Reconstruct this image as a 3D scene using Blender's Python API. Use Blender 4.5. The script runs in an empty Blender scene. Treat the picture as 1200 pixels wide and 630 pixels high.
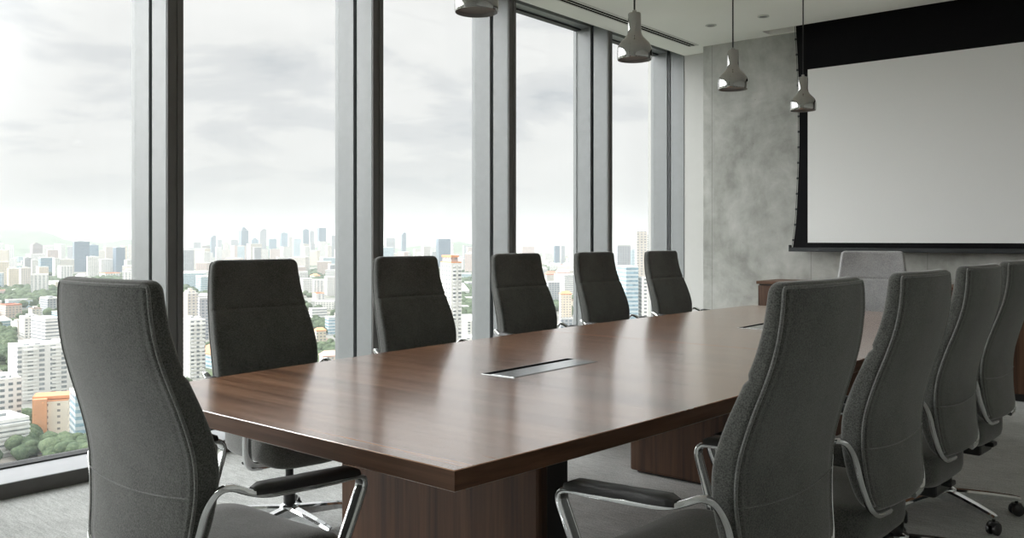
import bpy, bmesh, math, random
from mathutils import Vector, Matrix
PI = math.pi
random.seed(7)
S = bpy.context.scene
COL = S.collection

# ------------------------------------------------------------------ camera
FPX, YAW, HORIZON, EYE = 1006.8, math.radians(39.91), 280.0, 1.25
cd = bpy.data.cameras.new('camera')
cam = bpy.data.objects.new('camera', cd)
COL.objects.link(cam)
cam.location = (0, 0, EYE)
cam.rotation_euler = (PI / 2, 0, YAW)
cd.sensor_fit = 'HORIZONTAL'
cd.sensor_width = 36.0
cd.lens = 36.0 * FPX / 1200.0
cd.shift_y = -(315.0 - HORIZON) / 1200.0
cd.clip_start = 0.05
cd.clip_end = 30000
S.camera = cam

# ------------------------------------------------------------------ view + light
S.view_settings.view_transform = 'Standard'
S.view_settings.look = 'None'
S.view_settings.gamma = 1.0
S.view_settings.exposure = 0.0
S.view_settings.use_curve_mapping = False
cy = S.cycles
cy.use_denoising = True
cy.max_bounces = 10
cy.diffuse_bounces = 6
cy.glossy_bounces = 5
cy.transparent_max_bounces = 24
cy.volume_bounces = 2
cy.sample_clamp_indirect = 6.0

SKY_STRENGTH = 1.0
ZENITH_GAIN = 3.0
FILL_DIR = (-0.70, -0.66, 0.40)  # out-of-view glow added to the sky as fill light
FILL_EDGE = 0.40
FILL_TIGHT = 2.0
FILL_GAIN = 10.0

w = bpy.data.worlds.new('overcast_sky')
S.world = w
w.use_nodes = True
nt = w.node_tree
nt.nodes.clear()


def N(t, kind, **kw):
    n = t.nodes.new(kind)
    for k, v in kw.items():
        setattr(n, k, v)
    return n


def math_node(t, op, a, b=None, c=None, clamp=False):
    n = t.nodes.new('ShaderNodeMath')
    n.operation = op
    n.use_clamp = clamp
    for i, v in enumerate((a, b, c)):
        if v is None:
            continue
        if isinstance(v, (int, float)):
            n.inputs[i].default_value = v
        else:
            t.links.new(v, n.inputs[i])
    return n.outputs[0]


def ramp(t, fac, stops, interp='LINEAR'):
    n = t.nodes.new('ShaderNodeValToRGB')
    cr = n.color_ramp
    cr.interpolation = interp
    while len(cr.elements) < len(stops):
        cr.elements.new(0.5)
    for e, (p, c) in zip(cr.elements, stops):
        e.position = p
        e.color = (c[0], c[1], c[2], 1) if len(c) == 3 else c
    t.links.new(fac, n.inputs[0])
    return n.outputs[0]


def noise(t, vec, scale, detail=3, rough=0.5, dist=0.0):
    n = t.nodes.new('ShaderNodeTexNoise')
    n.inputs['Scale'].default_value = scale
    n.inputs['Detail'].default_value = detail
    n.inputs['Roughness'].default_value = rough
    n.inputs['Distortion'].default_value = dist
    if vec is not None:
        t.links.new(vec, n.inputs['Vector'])
    return n.outputs[0]


def mapping(t, vec, scale=(1, 1, 1), loc=(0, 0, 0), rot=(0, 0, 0)):
    n = t.nodes.new('ShaderNodeMapping')
    n.inputs['Scale'].default_value = scale
    n.inputs['Location'].default_value = loc
    n.inputs['Rotation'].default_value = rot
    t.links.new(vec, n.inputs['Vector'])
    return n.outputs[0]


def mixc(t, fac, a, b, mode='MIX'):
    n = t.nodes.new('ShaderNodeMix')
    n.data_type = 'RGBA'
    n.blend_type = mode
    for sock, v in ((n.inputs[0], fac), (n.inputs[6], a), (n.inputs[7], b)):
        if isinstance(v, (int, float)):
            sock.default_value = v
        elif isinstance(v, (tuple, list)):
            sock.default_value = (v[0], v[1], v[2], 1)
        else:
            t.links.new(v, sock)
    return n.outputs[2]


def build_world():
    t = nt
    tc = N(t, 'ShaderNodeTexCoord')
    sep = N(t, 'ShaderNodeSeparateXYZ')
    t.links.new(tc.outputs['Generated'], sep.inputs[0])
    x, y, z = sep.outputs
    zz = math_node(t, 'ADD', math_node(t, 'MAXIMUM', z, 0.0), 0.16)
    cx = math_node(t, 'DIVIDE', x, zz)
    cyy = math_node(t, 'DIVIDE', y, zz)
    comb = N(t, 'ShaderNodeCombineXYZ')
    t.links.new(cx, comb.inputs[0])
    t.links.new(cyy, comb.inputs[1])
    n1 = noise(t, mapping(t, comb.outputs[0], (1.0, 1.0, 1), (3.1, 1.7, 0)), 1.15, 7, 0.55, 0.35)
    n2 = noise(t, mapping(t, comb.outputs[0], (1.0, 1.0, 1), (0.3, 7.7, 0)), 0.45, 2, 0.5)
    m = math_node(t, 'ADD', math_node(t, 'MULTIPLY', n1, 0.72), math_node(t, 'MULTIPLY', n2, 0.28))
    cloud = ramp(t, m, [(0.34, (0.60, 0.635, 0.67)), (0.425, (0.77, 0.785, 0.80)), (0.50, (0.92, 0.925, 0.92)), (0.62, (0.98, 0.98, 0.975))], 'EASE')
    # thin pale band towards the horizon
    hz = N(t, 'ShaderNodeMapRange')
    hz.interpolation_type = 'SMOOTHSTEP'
    hz.inputs[1].default_value = 0.0
    hz.inputs[2].default_value = 0.16
    t.links.new(z, hz.inputs[0])
    col = mixc(t, hz.outputs[0], (0.79, 0.80, 0.79), cloud)
    up = N(t, 'ShaderNodeMapRange')
    up.interpolation_type = 'SMOOTHSTEP'
    up.inputs[1].default_value = 0.27
    up.inputs[2].default_value = 0.95
    up.inputs[3].default_value = 1.0
    up.inputs[4].default_value = ZENITH_GAIN
    t.links.new(z, up.inputs[0])
    # unseen sky glow added behind the camera's shoulder to brighten the room
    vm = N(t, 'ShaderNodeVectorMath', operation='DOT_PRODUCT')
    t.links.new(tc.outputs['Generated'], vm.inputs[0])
    vm.inputs[1].default_value = Vector(FILL_DIR).normalized()
    vv = math_node(t, 'DIVIDE', math_node(t, 'SUBTRACT', vm.outputs['Value'], FILL_EDGE), 1.0 - FILL_EDGE)
    lobe = math_node(t, 'POWER', math_node(t, 'MAXIMUM', vv, 0.0), FILL_TIGHT)
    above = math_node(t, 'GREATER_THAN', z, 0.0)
    lobe = math_node(t, 'MULTIPLY', math_node(t, 'MULTIPLY', lobe, above), FILL_GAIN)
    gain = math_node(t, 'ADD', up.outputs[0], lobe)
    bg = N(t, 'ShaderNodeBackground')
    t.links.new(col, bg.inputs[0])
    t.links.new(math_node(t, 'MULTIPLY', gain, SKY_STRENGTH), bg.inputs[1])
    out = N(t, 'ShaderNodeOutputWorld')
    t.links.new(bg.outputs[0], out.inputs[0])


build_world()

# ------------------------------------------------------------------ projection helpers (photo measurements -> metres)
FX, FY = -math.sin(YAW), math.cos(YAW)
RX, RY = math.cos(YAW), math.sin(YAW)


def at_dist(px, d):
    """ground-plan point seen in column px at depth d"""
    r = (px - 600.0) / FPX * d
    return d * FX + r * RX, d * FY + r * RY


# ------------------------------------------------------------------ materials
MATS = {}


def new_mat(name):
    m = bpy.data.materials.new(name)
    m.use_nodes = True
    t = m.node_tree
    t.nodes.clear()
    out = N(t, 'ShaderNodeOutputMaterial')
    b = N(t, 'ShaderNodeBsdfPrincipled')
    t.links.new(b.outputs[0], out.inputs[0])
    MATS[name] = m
    return m, t, b, out


def setp(b, **kw):
    names = dict(color='Base Color', rough='Roughness', metal='Metallic', spec='Specular IOR Level', coat='Coat Weight', coat_rough='Coat Roughness', sheen='Sheen Weight', sheen_rough='Sheen Roughness', aniso='Anisotropic')
    for k, v in kw.items():
        s = b.inputs[names[k]]
        if isinstance(v, tuple):
            s.default_value = (v[0], v[1], v[2], 1)
        else:
            s.default_value = v


def bump(t, b, height, strength=0.3, dist=0.01):
    n = N(t, 'ShaderNodeBump')
    n.inputs['Strength'].default_value = strength
    n.inputs['Distance'].default_value = dist
    t.links.new(height, n.inputs['Height'])
    t.links.new(n.outputs[0], b.inputs['Normal'])


def objco(t):
    return N(t, 'ShaderNodeTexCoord').outputs['Object']


def simple(name, color, rough=0.5, metal=0.0, var=0.06, vscale=8.0, **kw):
    m, t, b, o = new_mat(name)
    setp(b, rough=rough, metal=metal, **kw)
    n = noise(t, objco(t), vscale, 4)
    lo = tuple(c * (1 - var) for c in color)
    hi = tuple(min(1, c * (1 + var)) for c in color)
    t.links.new(ramp(t, n, [(0.3, lo), (0.7, hi)]), b.inputs['Base Color'])
    return m


def mk_concrete():
    m, t, b, o = new_mat('concrete')
    co = objco(t)
    n1 = noise(t, co, 1.3, 8, 0.62, 0.6)
    n2 = noise(t, co, 7.0, 6, 0.6, 0.3)
    n3 = noise(t, mapping(t, co, (1, 1, 0.35)), 3.0, 5, 0.6, 1.2)
    s = math_node(t, 'ADD', math_node(t, 'MULTIPLY', n1, 0.5), math_node(t, 'ADD', math_node(t, 'MULTIPLY', n2, 0.25), math_node(t, 'MULTIPLY', n3, 0.25)))
    c = ramp(t, s, [(0.36, (0.22, 0.224, 0.206)), (0.47, (0.345, 0.35, 0.325)), (0.55, (0.43, 0.434, 0.41)), (0.66, (0.55, 0.55, 0.525))])
    # small pits
    v = N(t, 'ShaderNodeTexVoronoi')
    v.inputs['Scale'].default_value = 5.5
    t.links.new(co, v.inputs['Vector'])
    pit = math_node(t, 'LESS_THAN', v.outputs[0], 0.035)
    c = mixc(t, math_node(t, 'MULTIPLY', pit, 0.45), c, (0.16, 0.16, 0.15))
    # joints between the cast panels
    sep = N(t, 'ShaderNodeSeparateXYZ')
    t.links.new(co, sep.inputs[0])
    fr = math_node(t, 'FRACT', math_node(t, 'MULTIPLY', math_node(t, 'ADD', sep.outputs[0], 3.04), 1 / 1.02))
    j = math_node(t, 'LESS_THAN', fr, 0.006)
    c = mixc(t, math_node(t, 'MULTIPLY', j, 0.5), c, (0.12, 0.12, 0.11))
    t.links.new(c, b.inputs['Base Color'])
    setp(b, rough=0.85, spec=0.25)
    bump(t, b, s, 0.25, 0.02)
    return m


def mk_walnut(name, axis, dark=1.0, gloss=False):
    """axis: grain direction, 0 = x, 1 = y, 2 = z"""
    m, t, b, o = new_mat(name)
    co = objco(t)
    sc = [9.0, 9.0, 9.0]
    sc[axis] = 0.55
    mp = mapping(t, co, tuple(sc))
    n1 = noise(t, mp, 1.0, 6, 0.6, 1.0)
    sc2 = [70.0, 70.0, 70.0]
    sc2[axis] = 2.0
    n2 = noise(t, mapping(t, co, tuple(sc2)), 1.0, 3, 0.6)
    s = math_node(t, 'ADD', math_node(t, 'MULTIPLY', n1, 0.65), math_node(t, 'MULTIPLY', n2, 0.35))
    k = dark
    c = ramp(t, s, [(0.34, (0.050 * k, 0.020 * k, 0.009 * k)), (0.46, (0.142 * k, 0.063 * k, 0.030 * k)), (0.56, (0.205 * k, 0.097 * k, 0.050 * k)), (0.68, (0.285 * k, 0.152 * k, 0.086 * k))])
    t.links.new(c, b.inputs['Base Color'])
    if gloss:
        setp(b, rough=0.24, spec=1.0, coat=1.0, coat_rough=0.16)
        b.inputs['Coat IOR'].default_value = 2.1
        rr = N(t, 'ShaderNodeMapRange')
        rr.inputs[3].default_value = 0.20
        rr.inputs[4].default_value = 0.30
        t.links.new(n2, rr.inputs[0])
        t.links.new(rr.outputs[0], b.inputs['Roughness'])
        bump(t, b, n2, 0.04, 0.002)
    else:
        setp(b, rough=0.5, spec=0.35)
        bump(t, b, n2, 0.08, 0.003)
    return m


def mk_fabric(name, lo, hi):
    m, t, b, o = new_mat(name)
    co = objco(t)
    n1 = noise(t, co, 280, 2, 0.7)
    n2 = noise(t, co, 9, 4, 0.6)
    s = math_node(t, 'ADD', math_node(t, 'MULTIPLY', n1, 0.78), math_node(t, 'MULTIPLY', n2, 0.22))
    c = ramp(t, s, [(0.38, lo), (0.60, hi)])
    t.links.new(c, b.inputs['Base Color'])
    setp(b, rough=0.95, spec=0.12, sheen=0.5, sheen_rough=0.5)
    bump(t, b, n1, 0.35, 0.002)
    return m


def mk_carpet():
    m, t, b, o = new_mat('carpet')
    co = objco(t)
    n1 = noise(t, co, 140, 3, 0.65)
    n2 = noise(t, mapping(t, co, (1, 1, 1), rot=(0, 0, 0.6)), 2.2, 5, 0.6, 0.5)
    n3 = noise(t, mapping(t, co, (12, 60, 1)), 1.0, 3, 0.6)
    s = math_node(t, 'ADD', math_node(t, 'MULTIPLY', n1, 0.5), math_node(t, 'ADD', math_node(t, 'MULTIPLY', n2, 0.25), math_node(t, 'MULTIPLY', n3, 0.25)))
    t.links.new(ramp(t, s, [(0.36, (0.29, 0.30, 0.295)), (0.5, (0.51, 0.52, 0.51)), (0.64, (0.74, 0.75, 0.74))]), b.inputs['Base Color'])
    setp(b, rough=1.0, spec=0.05)
    bump(t, b, s, 0.6, 0.012)
    return m


def mk_metal(name, color, rough, var=0.04, aniso=0.0):
    m, t, b, o = new_mat(name)
    n = noise(t, mapping(t, objco(t), (90, 90, 2)), 1.0, 3)
    t.links.new(ramp(t, n, [(0.3, tuple(c * (1 - var) for c in color)), (0.7, tuple(min(1, c * (1 + var)) for c in color))]), b.inputs['Base Color'])
    setp(b, rough=rough, metal=1.0)
    return m


def mk_glass():
    m, t, b, o = new_mat('window_glass')
    t.nodes.remove(b)
    tr = N(t, 'ShaderNodeBsdfTransparent')
    tr.inputs[0].default_value = (0.985, 0.99, 0.985, 1)
    gl = N(t, 'ShaderNodeBsdfGlossy')
    gl.inputs['Roughness'].default_value = 0.0
    fr = N(t, 'ShaderNodeLayerWeight')
    fr.inputs[0].default_value = 0.5
    f5 = math_node(t, 'ADD', math_node(t, 'MULTIPLY', math_node(t, 'POWER', fr.outputs['Facing'], 5.0), 0.6), 0.03)
    mx = N(t, 'ShaderNodeMixShader')
    t.links.new(f5, mx.inputs[0])
    t.links.new(tr.outputs[0], mx.inputs[1])
    t.links.new(gl.outputs[0], mx.inputs[2])
    t.links.new(mx.outputs[0], o.inputs[0])
    return m


def mk_screen():
    m, t, b, o = new_mat('screen_white')
    n = noise(t, objco(t), 260, 2)
    t.links.new(ramp(t, n, [(0.3, (0.77, 0.775, 0.77)), (0.7, (0.83, 0.835, 0.83))]), b.inputs['Base Color'])
    setp(b, rough=0.8, spec=0.2)
    return m


def mk_facade(name, wall, win, floor=3.3, bay=3.4, fz=(0.34, 0.80), fh=(0.2, 0.8), band=False, rough=0.7, roof=None):
    """walls with rows of windows laid out in the building's own coordinates"""
    m, t, b, o = new_mat(name)
    co = objco(t)
    sep = N(t, 'ShaderNodeSeparateXYZ')
    t.links.new(co, sep.inputs[0])
    geo = N(t, 'ShaderNodeNewGeometry')
    sn = N(t, 'ShaderNodeSeparateXYZ')
    t.links.new(geo.outputs['Normal'], sn.inputs[0])
    fzz = math_node(t, 'FRACT', math_node(t, 'DIVIDE', sep.outputs[2], floor))
    mz = math_node(t, 'MULTIPLY', math_node(t, 'GREATER_THAN', fzz, fz[0]), math_node(t, 'LESS_THAN', fzz, fz[1]))
    if not band:
        h = math_node(t, 'FRACT', math_node(t, 'DIVIDE', math_node(t, 'ADD', sep.outputs[0], sep.outputs[1]), bay))
        mh = math_node(t, 'MULTIPLY', math_node(t, 'GREATER_THAN', h, fh[0]), math_node(t, 'LESS_THAN', h, fh[1]))
        mz = math_node(t, 'MULTIPLY', mz, mh)
    side = math_node(t, 'LESS_THAN', math_node(t, 'ABSOLUTE', sn.outputs[2]), 0.5)
    mz = math_node(t, 'MULTIPLY', mz, side)
    wall = tuple(c * 0.96 for c in wall)
    n = noise(t, co, 0.12, 4)
    wl = ramp(t, n, [(0.3, tuple(c * 0.9 for c in wall)), (0.7, tuple(min(1, c * 1.05) for c in wall))])
    if roof is not None:
        wl = mixc(t, side, roof, wl)
    wn = ramp(t, noise(t, co, 0.35, 2), [(0.35, tuple(c * 1.0 for c in win)), (0.65, tuple(min(1, c * 1.6) for c in win))])
    t.links.new(mixc(t, mz, wl, wn), b.inputs['Base Color'])
    rr = N(t, 'ShaderNodeMapRange')
    rr.inputs[3].default_value = rough
    rr.inputs[4].default_value = 0.25
    t.links.new(mz, rr.inputs[0])
    t.links.new(rr.outputs[0], b.inputs['Roughness'])
    return m


M = {}
M['concrete'] = mk_concrete()
M['paint'] = simple('white_paint', (0.41, 0.41, 0.395), 0.8, var=0.02)
M['ceiling'] = simple('ceiling_paint', (0.90, 0.895, 0.86), 0.85, var=0.025, vscale=1.2)
M['greywall'] = simple('grey_wall_paint', (0.80, 0.80, 0.78), 0.85, var=0.03)
M['alu'] = simple('aluminium_frame', (0.165, 0.175, 0.178), 0.42, metal=0.0, var=0.03, vscale=20, spec=0.5)
M['alu_shaded'] = simple('shaded_aluminium_frame', (0.115, 0.11, 0.105), 0.5, var=0.05, vscale=15, spec=0.4)  # same aluminium, room-side shade put into a darker colour
M['sill'] = simple('sill_metal', (0.42, 0.43, 0.45), 0.4, var=0.03, vscale=15, spec=0.5)
M['gasket'] = simple('black_gasket', (0.012, 0.014, 0.016), 0.55)
M['glass'] = mk_glass()
M['carpet'] = mk_carpet()
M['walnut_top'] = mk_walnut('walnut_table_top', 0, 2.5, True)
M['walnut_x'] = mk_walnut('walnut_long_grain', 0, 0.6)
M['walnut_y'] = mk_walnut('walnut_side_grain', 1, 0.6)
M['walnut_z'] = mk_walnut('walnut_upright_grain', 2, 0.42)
M['black_panel'] = simple('black_laminate', (0.012, 0.011, 0.010), 0.6)
M['fabric'] = mk_fabric('heather_grey_fabric', (0.040, 0.041, 0.0375), (0.128, 0.130, 0.121))
M['fabric_light'] = mk_fabric('light_grey_fabric', (0.24, 0.24, 0.245), (0.48, 0.48, 0.485))
M['piping'] = mk_fabric('grey_piping', (0.10, 0.102, 0.098), (0.215, 0.217, 0.21))
M['chrome'] = mk_metal('polished_chrome', (0.80, 0.81, 0.82), 0.07)
M['steel'] = mk_metal('brushed_aluminium', (0.70, 0.72, 0.73), 0.22)
M['lamp'] = mk_metal('mirrored_lamp_metal', (0.46, 0.46, 0.45), 0.05)
M['lamp_in'] = simple('lamp_inside_grey', (0.24, 0.24, 0.24), 0.6)
M['rubber'] = simple('black_rubber', (0.016, 0.016, 0.017), 0.42, spec=0.5)
M['plastic'] = simple('black_plastic', (0.02, 0.02, 0.021), 0.38, spec=0.5)
M['cord'] = simple('black_cord', (0.012, 0.012, 0.012), 0.7)
M['screen'] = mk_screen()
M['cloth'] = simple('black_screen_cloth', (0.008, 0.008, 0.009), 0.9, spec=0.1)
M['bar'] = simple('black_bar_metal', (0.018, 0.021, 0.024), 0.4)
M['vent'] = simple('vent_white', (0.62, 0.62, 0.59), 0.6)
M['void'] = simple('duct_black', (0.004, 0.004, 0.004), 1.0, spec=0.0)
M['brush'] = simple('black_brush', (0.010, 0.010, 0.011), 1.0, spec=0.0)
M['spot'] = simple('spot_grey', (0.20, 0.20, 0.20), 0.5)


# ------------------------------------------------------------------ mesh helpers
class MB:
    def __init__(self):
        self.v, self.f = [], []

    def add(self, vs, fs):
        o = len(self.v)
        self.v += [tuple(p) for p in vs]
        self.f += [tuple(i + o for i in f) for f in fs]
        return self

    def box(self, x0, x1, y0, y1, z0, z1, bevel=0.0):
        if bevel > 0:
            bm = bmesh.new()
            bmesh.ops.create_cube(bm, size=1)
            for v in bm.verts:
                v.co = Vector(((x0 + x1) / 2 + v.co.x * (x1 - x0), (y0 + y1) / 2 + v.co.y * (y1 - y0), (z0 + z1) / 2 + v.co.z * (z1 - z0)))
            bmesh.ops.bevel(bm, geom=bm.edges[:], offset=bevel, segments=2, affect='EDGES', profile=0.5)
            bm.verts.index_update()
            self.add([v.co[:] for v in bm.verts], [[v.index for v in f.verts] for f in bm.faces])
            bm.free()
            return self
        vs = [(x0, y0, z0), (x1, y0, z0), (x1, y1, z0), (x0, y1, z0), (x0, y0, z1), (x1, y0, z1), (x1, y1, z1), (x0, y1, z1)]
        return self.add(vs, [(0, 3, 2, 1), (4, 5, 6, 7), (0, 1, 5, 4), (1, 2, 6, 5), (2, 3, 7, 6), (3, 0, 4, 7)])

    def rings(self, rings, cap=True, close=True):
        n = len(rings[0])
        vs = [p for r in rings for p in r]
        fs = []
        for i in range(len(rings) - 1):
            for j in range(n if close else n - 1):
                k = (j + 1) % n
                fs.append((i * n + j, i * n + k, (i + 1) * n + k, (i + 1) * n + j))
        if cap:
            fs.append(tuple(reversed(range(n))))
            fs.append(tuple(range((len(rings) - 1) * n, len(rings) * n)))
        return self.add(vs, fs)

    def lathe(self, prof, cx=0, cy=0, seg=32, cap=False):
        rs = []
        for r, z in prof:
            rs.append([(cx + r * math.cos(2 * PI * k / seg), cy + r * math.sin(2 * PI * k / seg), z) for k in range(seg)])
        return self.rings(rs, cap)

    def sweep(self, pts, sec, up=(0, 0, 1), closed_sec=True):
        """sec: list of (side, normal) offsets"""
        pts = [Vector(p) for p in pts]
        rs = []
        for i, p in enumerate(pts):
            a = pts[max(0, i - 1)]
            b = pts[min(len(pts) - 1, i + 1)]
            tg = (b - a).normalized()
            u = Vector(up[i] if isinstance(up, list) else up)
            side = tg.cross(u)
            if side.length < 1e-5:
                side = Vector((1, 0, 0))
            side.normalize()
            nn = side.cross(tg).normalized()
            rs.append([tuple(p + side * s + nn * q) for s, q in sec])
        return self.rings(rs, True)

    def tube(self, pts, r, seg=10):
        sec = [(r * math.cos(2 * PI * k / seg), r * math.sin(2 * PI * k / seg)) for k in range(seg)]
        pts = [Vector(p) for p in pts]
        rs = []
        prev = None
        for i, p in enumerate(pts):
            tg = (pts[min(len(pts) - 1, i + 1)] - pts[max(0, i - 1)]).normalized()
            if prev is None:
                u = Vector((0, 0, 1)) if abs(tg.z) < 0.9 else Vector((1, 0, 0))
                s = tg.cross(u).normalized()
            else:
                s = (prev - tg * prev.dot(tg)).normalized()
            prev = s
            q = s.cross(tg)
            rs.append([tuple(p + s * a + q * b) for a, b in sec])
        return self.rings(rs, True)

    def build(self, name, mat, parent=None, smooth=False, angle=40):
        me = bpy.data.meshes.new(name)
        me.from_pydata(self.v, [], self.f)
        me.materials.append(mat)
        bm = bmesh.new()
        bm.from_mesh(me)
        bmesh.ops.recalc_face_normals(bm, faces=bm.faces[:])
        bm.to_mesh(me)
        bm.free()
        if smooth:
            me.polygons.foreach_set('use_smooth', [True] * len(me.polygons))
            try:
                me.set_sharp_from_angle(angle=math.radians(angle))
            except Exception:
                pass
        o = bpy.data.objects.new(name, me)
        COL.objects.link(o)
        if parent is not None:
            o.parent = parent
        return o


def tag(o, label, cat, group=None, kind=None):
    o['label'] = label
    o['category'] = cat
    if group:
        o['group'] = group
    if kind:
        o['kind'] = kind
    return o


def thing(name, label, cat, loc=(0, 0, 0), rz=0.0, group=None):
    o = bpy.data.objects.new(name, None)
    COL.objects.link(o)
    o.location = loc
    o.rotation_euler = (0, 0, rz)
    o.empty_display_size = 0.1
    return tag(o, label, cat, group)


def struct(o):
    o['kind'] = 'structure'
    return o


def copy_tree(o, parent=None):
    c = o.copy()
    COL.objects.link(c)
    c.parent = parent
    for ch in list(o.children):
        copy_tree(ch, c)
    return c


def arc_path(pts, r=0.03, n=6):
    """polyline with rounded corners"""
    pts = [Vector(p) for p in pts]
    out = [pts[0]]
    for a, b, c in zip(pts, pts[1:], pts[2:]):
        la, lc = (a - b).length, (c - b).length
        k = min(r, la * 0.48, lc * 0.48)
        p0 = b + (a - b).normalized() * k
        p1 = b + (c - b).normalized() * k
        for i in range(n + 1):
            s = i / n
            out.append(p0 * (1 - s) ** 2 + b * 2 * s * (1 - s) + p1 * s * s)
    out.append(pts[-1])
    return out


# ------------------------------------------------------------------ room shell
WX = -4.52            # inner plane of the mullions
GX = -4.885           # glass
HC = 3.2254           # ceiling
YE = 8.03             # concrete wall
RXW, YB = 2.9, -3.2   # right and back wall
SL = 0.0755

struct(MB().box(WX - 0.45, RXW, YB, YE + 0.5, -0.2, 0.0).build('floor', M['carpet']))

# ceiling with the slot the screen drops through
cm = MB()
ZT = HC + 0.3
SX0, SX1 = -3.42, 0.25
SY0, SY1 = 7.80, 7.97
cm.box(WX, RXW, YB, SY0, HC, ZT)
cm.box(WX, SX0, SY0, SY1, HC, ZT)
cm.box(SX1, RXW, SY0, SY1, HC, ZT)
cm.box(WX, RXW, SY1, YE + 0.5, HC, ZT)
cm.box(SX0, SX1, SY0, SY1, HC + 0.22, ZT)
cm.box(WX - 0.45, WX, YB, YE + 0.5, HC + 0.27, ZT)
struct(cm.build('ceiling', M['ceiling']))

struct(MB().box(-4.155, RXW, YE, YE + 0.5, 0, HC).build('wall_end', M['concrete']))
struct(MB().box(WX - 0.45, -4.155, 8.302, YE + 0.5, 0, HC + 0.27).build('wall_left', M['paint']))
struct(MB().box(RXW, RXW + 0.2, YB, YE + 0.5, 0, ZT).build('wall_right', M['greywall']))
struct(MB().box(WX - 0.45, RXW, YB - 0.2, YB, 0, ZT).build('wall_back', M['greywall']))

# mullions: inner face darkened in colour for its shade, with a groove, aluminium reveal in two leaves with a black gap
mull_y = [2.426, 3.914, 5.364, 6.827]
ys = [2.426 - 1.4675 * k for k in (3, 2, 1)] + mull_y
for i, y in enumerate(ys):
    wdt = 0.098 if i < 5 else (0.095 if i == 5 else 0.07)
    t_ = struct(MB().box(WX - 0.17, WX - 0.012, y, y + wdt, 0, HC + 0.27, 0.002).build('trim_%d' % (i + 1), M['alu']))
    c = MB()
    c.box(WX - 0.012, WX, y + 0.003, y + wdt * 0.53, 0, HC + 0.27, 0.002)
    c.box(WX - 0.012, WX, y + wdt * 0.62, y + wdt - 0.001, 0, HC + 0.27, 0.002)
    c.box(WX - 0.016, WX - 0.006, y + wdt * 0.5, y + wdt * 0.66, 0, HC + 0.27)
    c.build('face_strip', M['alu_shaded'], t_)
    MB().box(WX - 0.206, WX - 0.17, y + 0.034, y + wdt - 0.034, 0, HC + 0.27).build('gasket', M['gasket'], t_)
    MB().box(WX - 0.41, WX - 0.206, y, y + wdt, 0, HC + 0.27, 0.002).build('outer_leaf', M['alu'], t_)
# half mullion against the white pier
t_ = struct(MB().box(WX - 0.17, WX, 8.302, 8.34, 0, HC + 0.27, 0.002).build('trim_8', M['alu']))
MB().box(WX - 0.206, WX - 0.17, 8.297, 8.34, 0, HC + 0.27).build('gasket', M['gasket'], t_)
MB().box(WX - 0.41, WX - 0.206, 8.290, 8.34, 0, HC + 0.27, 0.002).build('outer_leaf', M['alu'], t_)
MB().box(WX - 0.16, WX - 0.002, 8.295, 8.305, 0, HC + 0.27, 0.002).build('reveal_strip', M['alu'], t_)

edges = [(YB, ys[0])] + [(ys[i] + 0.097, ys[i + 1]) for i in range(6)] + [(ys[6] + 0.07, 8.29)]
for i, (a, b) in enumerate(edges):
    p = struct(MB().box(GX - 0.012, GX + 0.012, a, b, SL + 0.01, HC + 0.12).build('window_%d' % (i + 1), M['glass']))
    MB().box(WX - 0.29, WX, a, b, 0.022, SL, 0.002).build('window_sill', M['sill'], p)
    MB().box(WX - 0.012, WX + 0.002, a, b, 0.0, SL - 0.003, 0.001).build('sill_front', M['alu_shaded'], p)
    MB().box(GX - 0.02, WX - 0.285, a, b, 0.0, SL + 0.008).build('gasket', M['gasket'], p)
    MB().box(GX - 0.025, GX + 0.16, a, b, HC + 0.062, HC + 0.27).build('window_head', M['alu'], p)
    MB().box(GX - 0.02, GX + 0.05, a, b, HC + 0.048, HC + 0.062).build('head_gasket', M['gasket'], p)

# ------------------------------------------------------------------ world outside
GROUND = -110.0


def mk_ground():
    m, t, b, o = new_mat('city_ground')
    co = objco(t)
    n1 = noise(t, co, 0.004, 6, 0.6, 0.5)
    v = N(t, 'ShaderNodeTexVoronoi')
    v.inputs['Scale'].default_value = 0.028
    t.links.new(co, v.inputs['Vector'])
    plots = ramp(t, v.outputs['Color'], [(0.0, (0.17, 0.18, 0.16)), (0.35, (0.26, 0.26, 0.24)), (0.6, (0.34, 0.32, 0.29)), (0.85, (0.24, 0.17, 0.14)), (1.0, (0.42, 0.41, 0.39))], 'CONSTANT')
    green = ramp(t, noise(t, co, 0.06, 4, 0.6), [(0.35, (0.04, 0.065, 0.035)), (0.65, (0.11, 0.145, 0.07))])
    f = N(t, 'ShaderNodeMapRange')
    f.inputs[1].default_value = 0.47
    f.inputs[2].default_value = 0.56
    t.links.new(n1, f.inputs[0])
    t.links.new(mixc(t, f.outputs[0], plots, green), b.inputs['Base Color'])
    setp(b, rough=0.95, spec=0.1)
    return m


M['ground'] = mk_ground()
g = MB()
g.add([(-13000, -4000, GROUND), (-60, -4000, GROUND), (-60, 12000, GROUND), (-13000, 12000, GROUND)], [(0, 1, 2, 3)])
struct(g.build('ground', M['ground']))

# far hills
M['hill'] = simple('hill_green', (0.10, 0.14, 0.085), 0.95, var=0.3, vscale=0.01)
hm = MB()
rows = []
for r in range(7):
    row = []
    for k in range(61):
        px = -260 + k * 14
        d = 5500 + r * 130
        x, y = at_dist(px, d)
        prof = 112 + 62 * math.exp(-((px - 0) / 75.0) ** 2) + 18 * math.sin(px * 0.05) + 9 * math.sin(px * 0.13 + 1) - 40 * (1 if px > 200 else max(0, (px - 60) / 140.0))
        s = math.sin(PI * min(1, r / 4.0) / 2) if r <= 4 else math.cos(PI * (r - 4) / 4.0)
        row.append((x, y, GROUND - 2 + prof * s))
    rows.append(row)
hm.rings(rows, False, False)
struct(hm.build('hills', M['hill'], None, True, 180))

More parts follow.
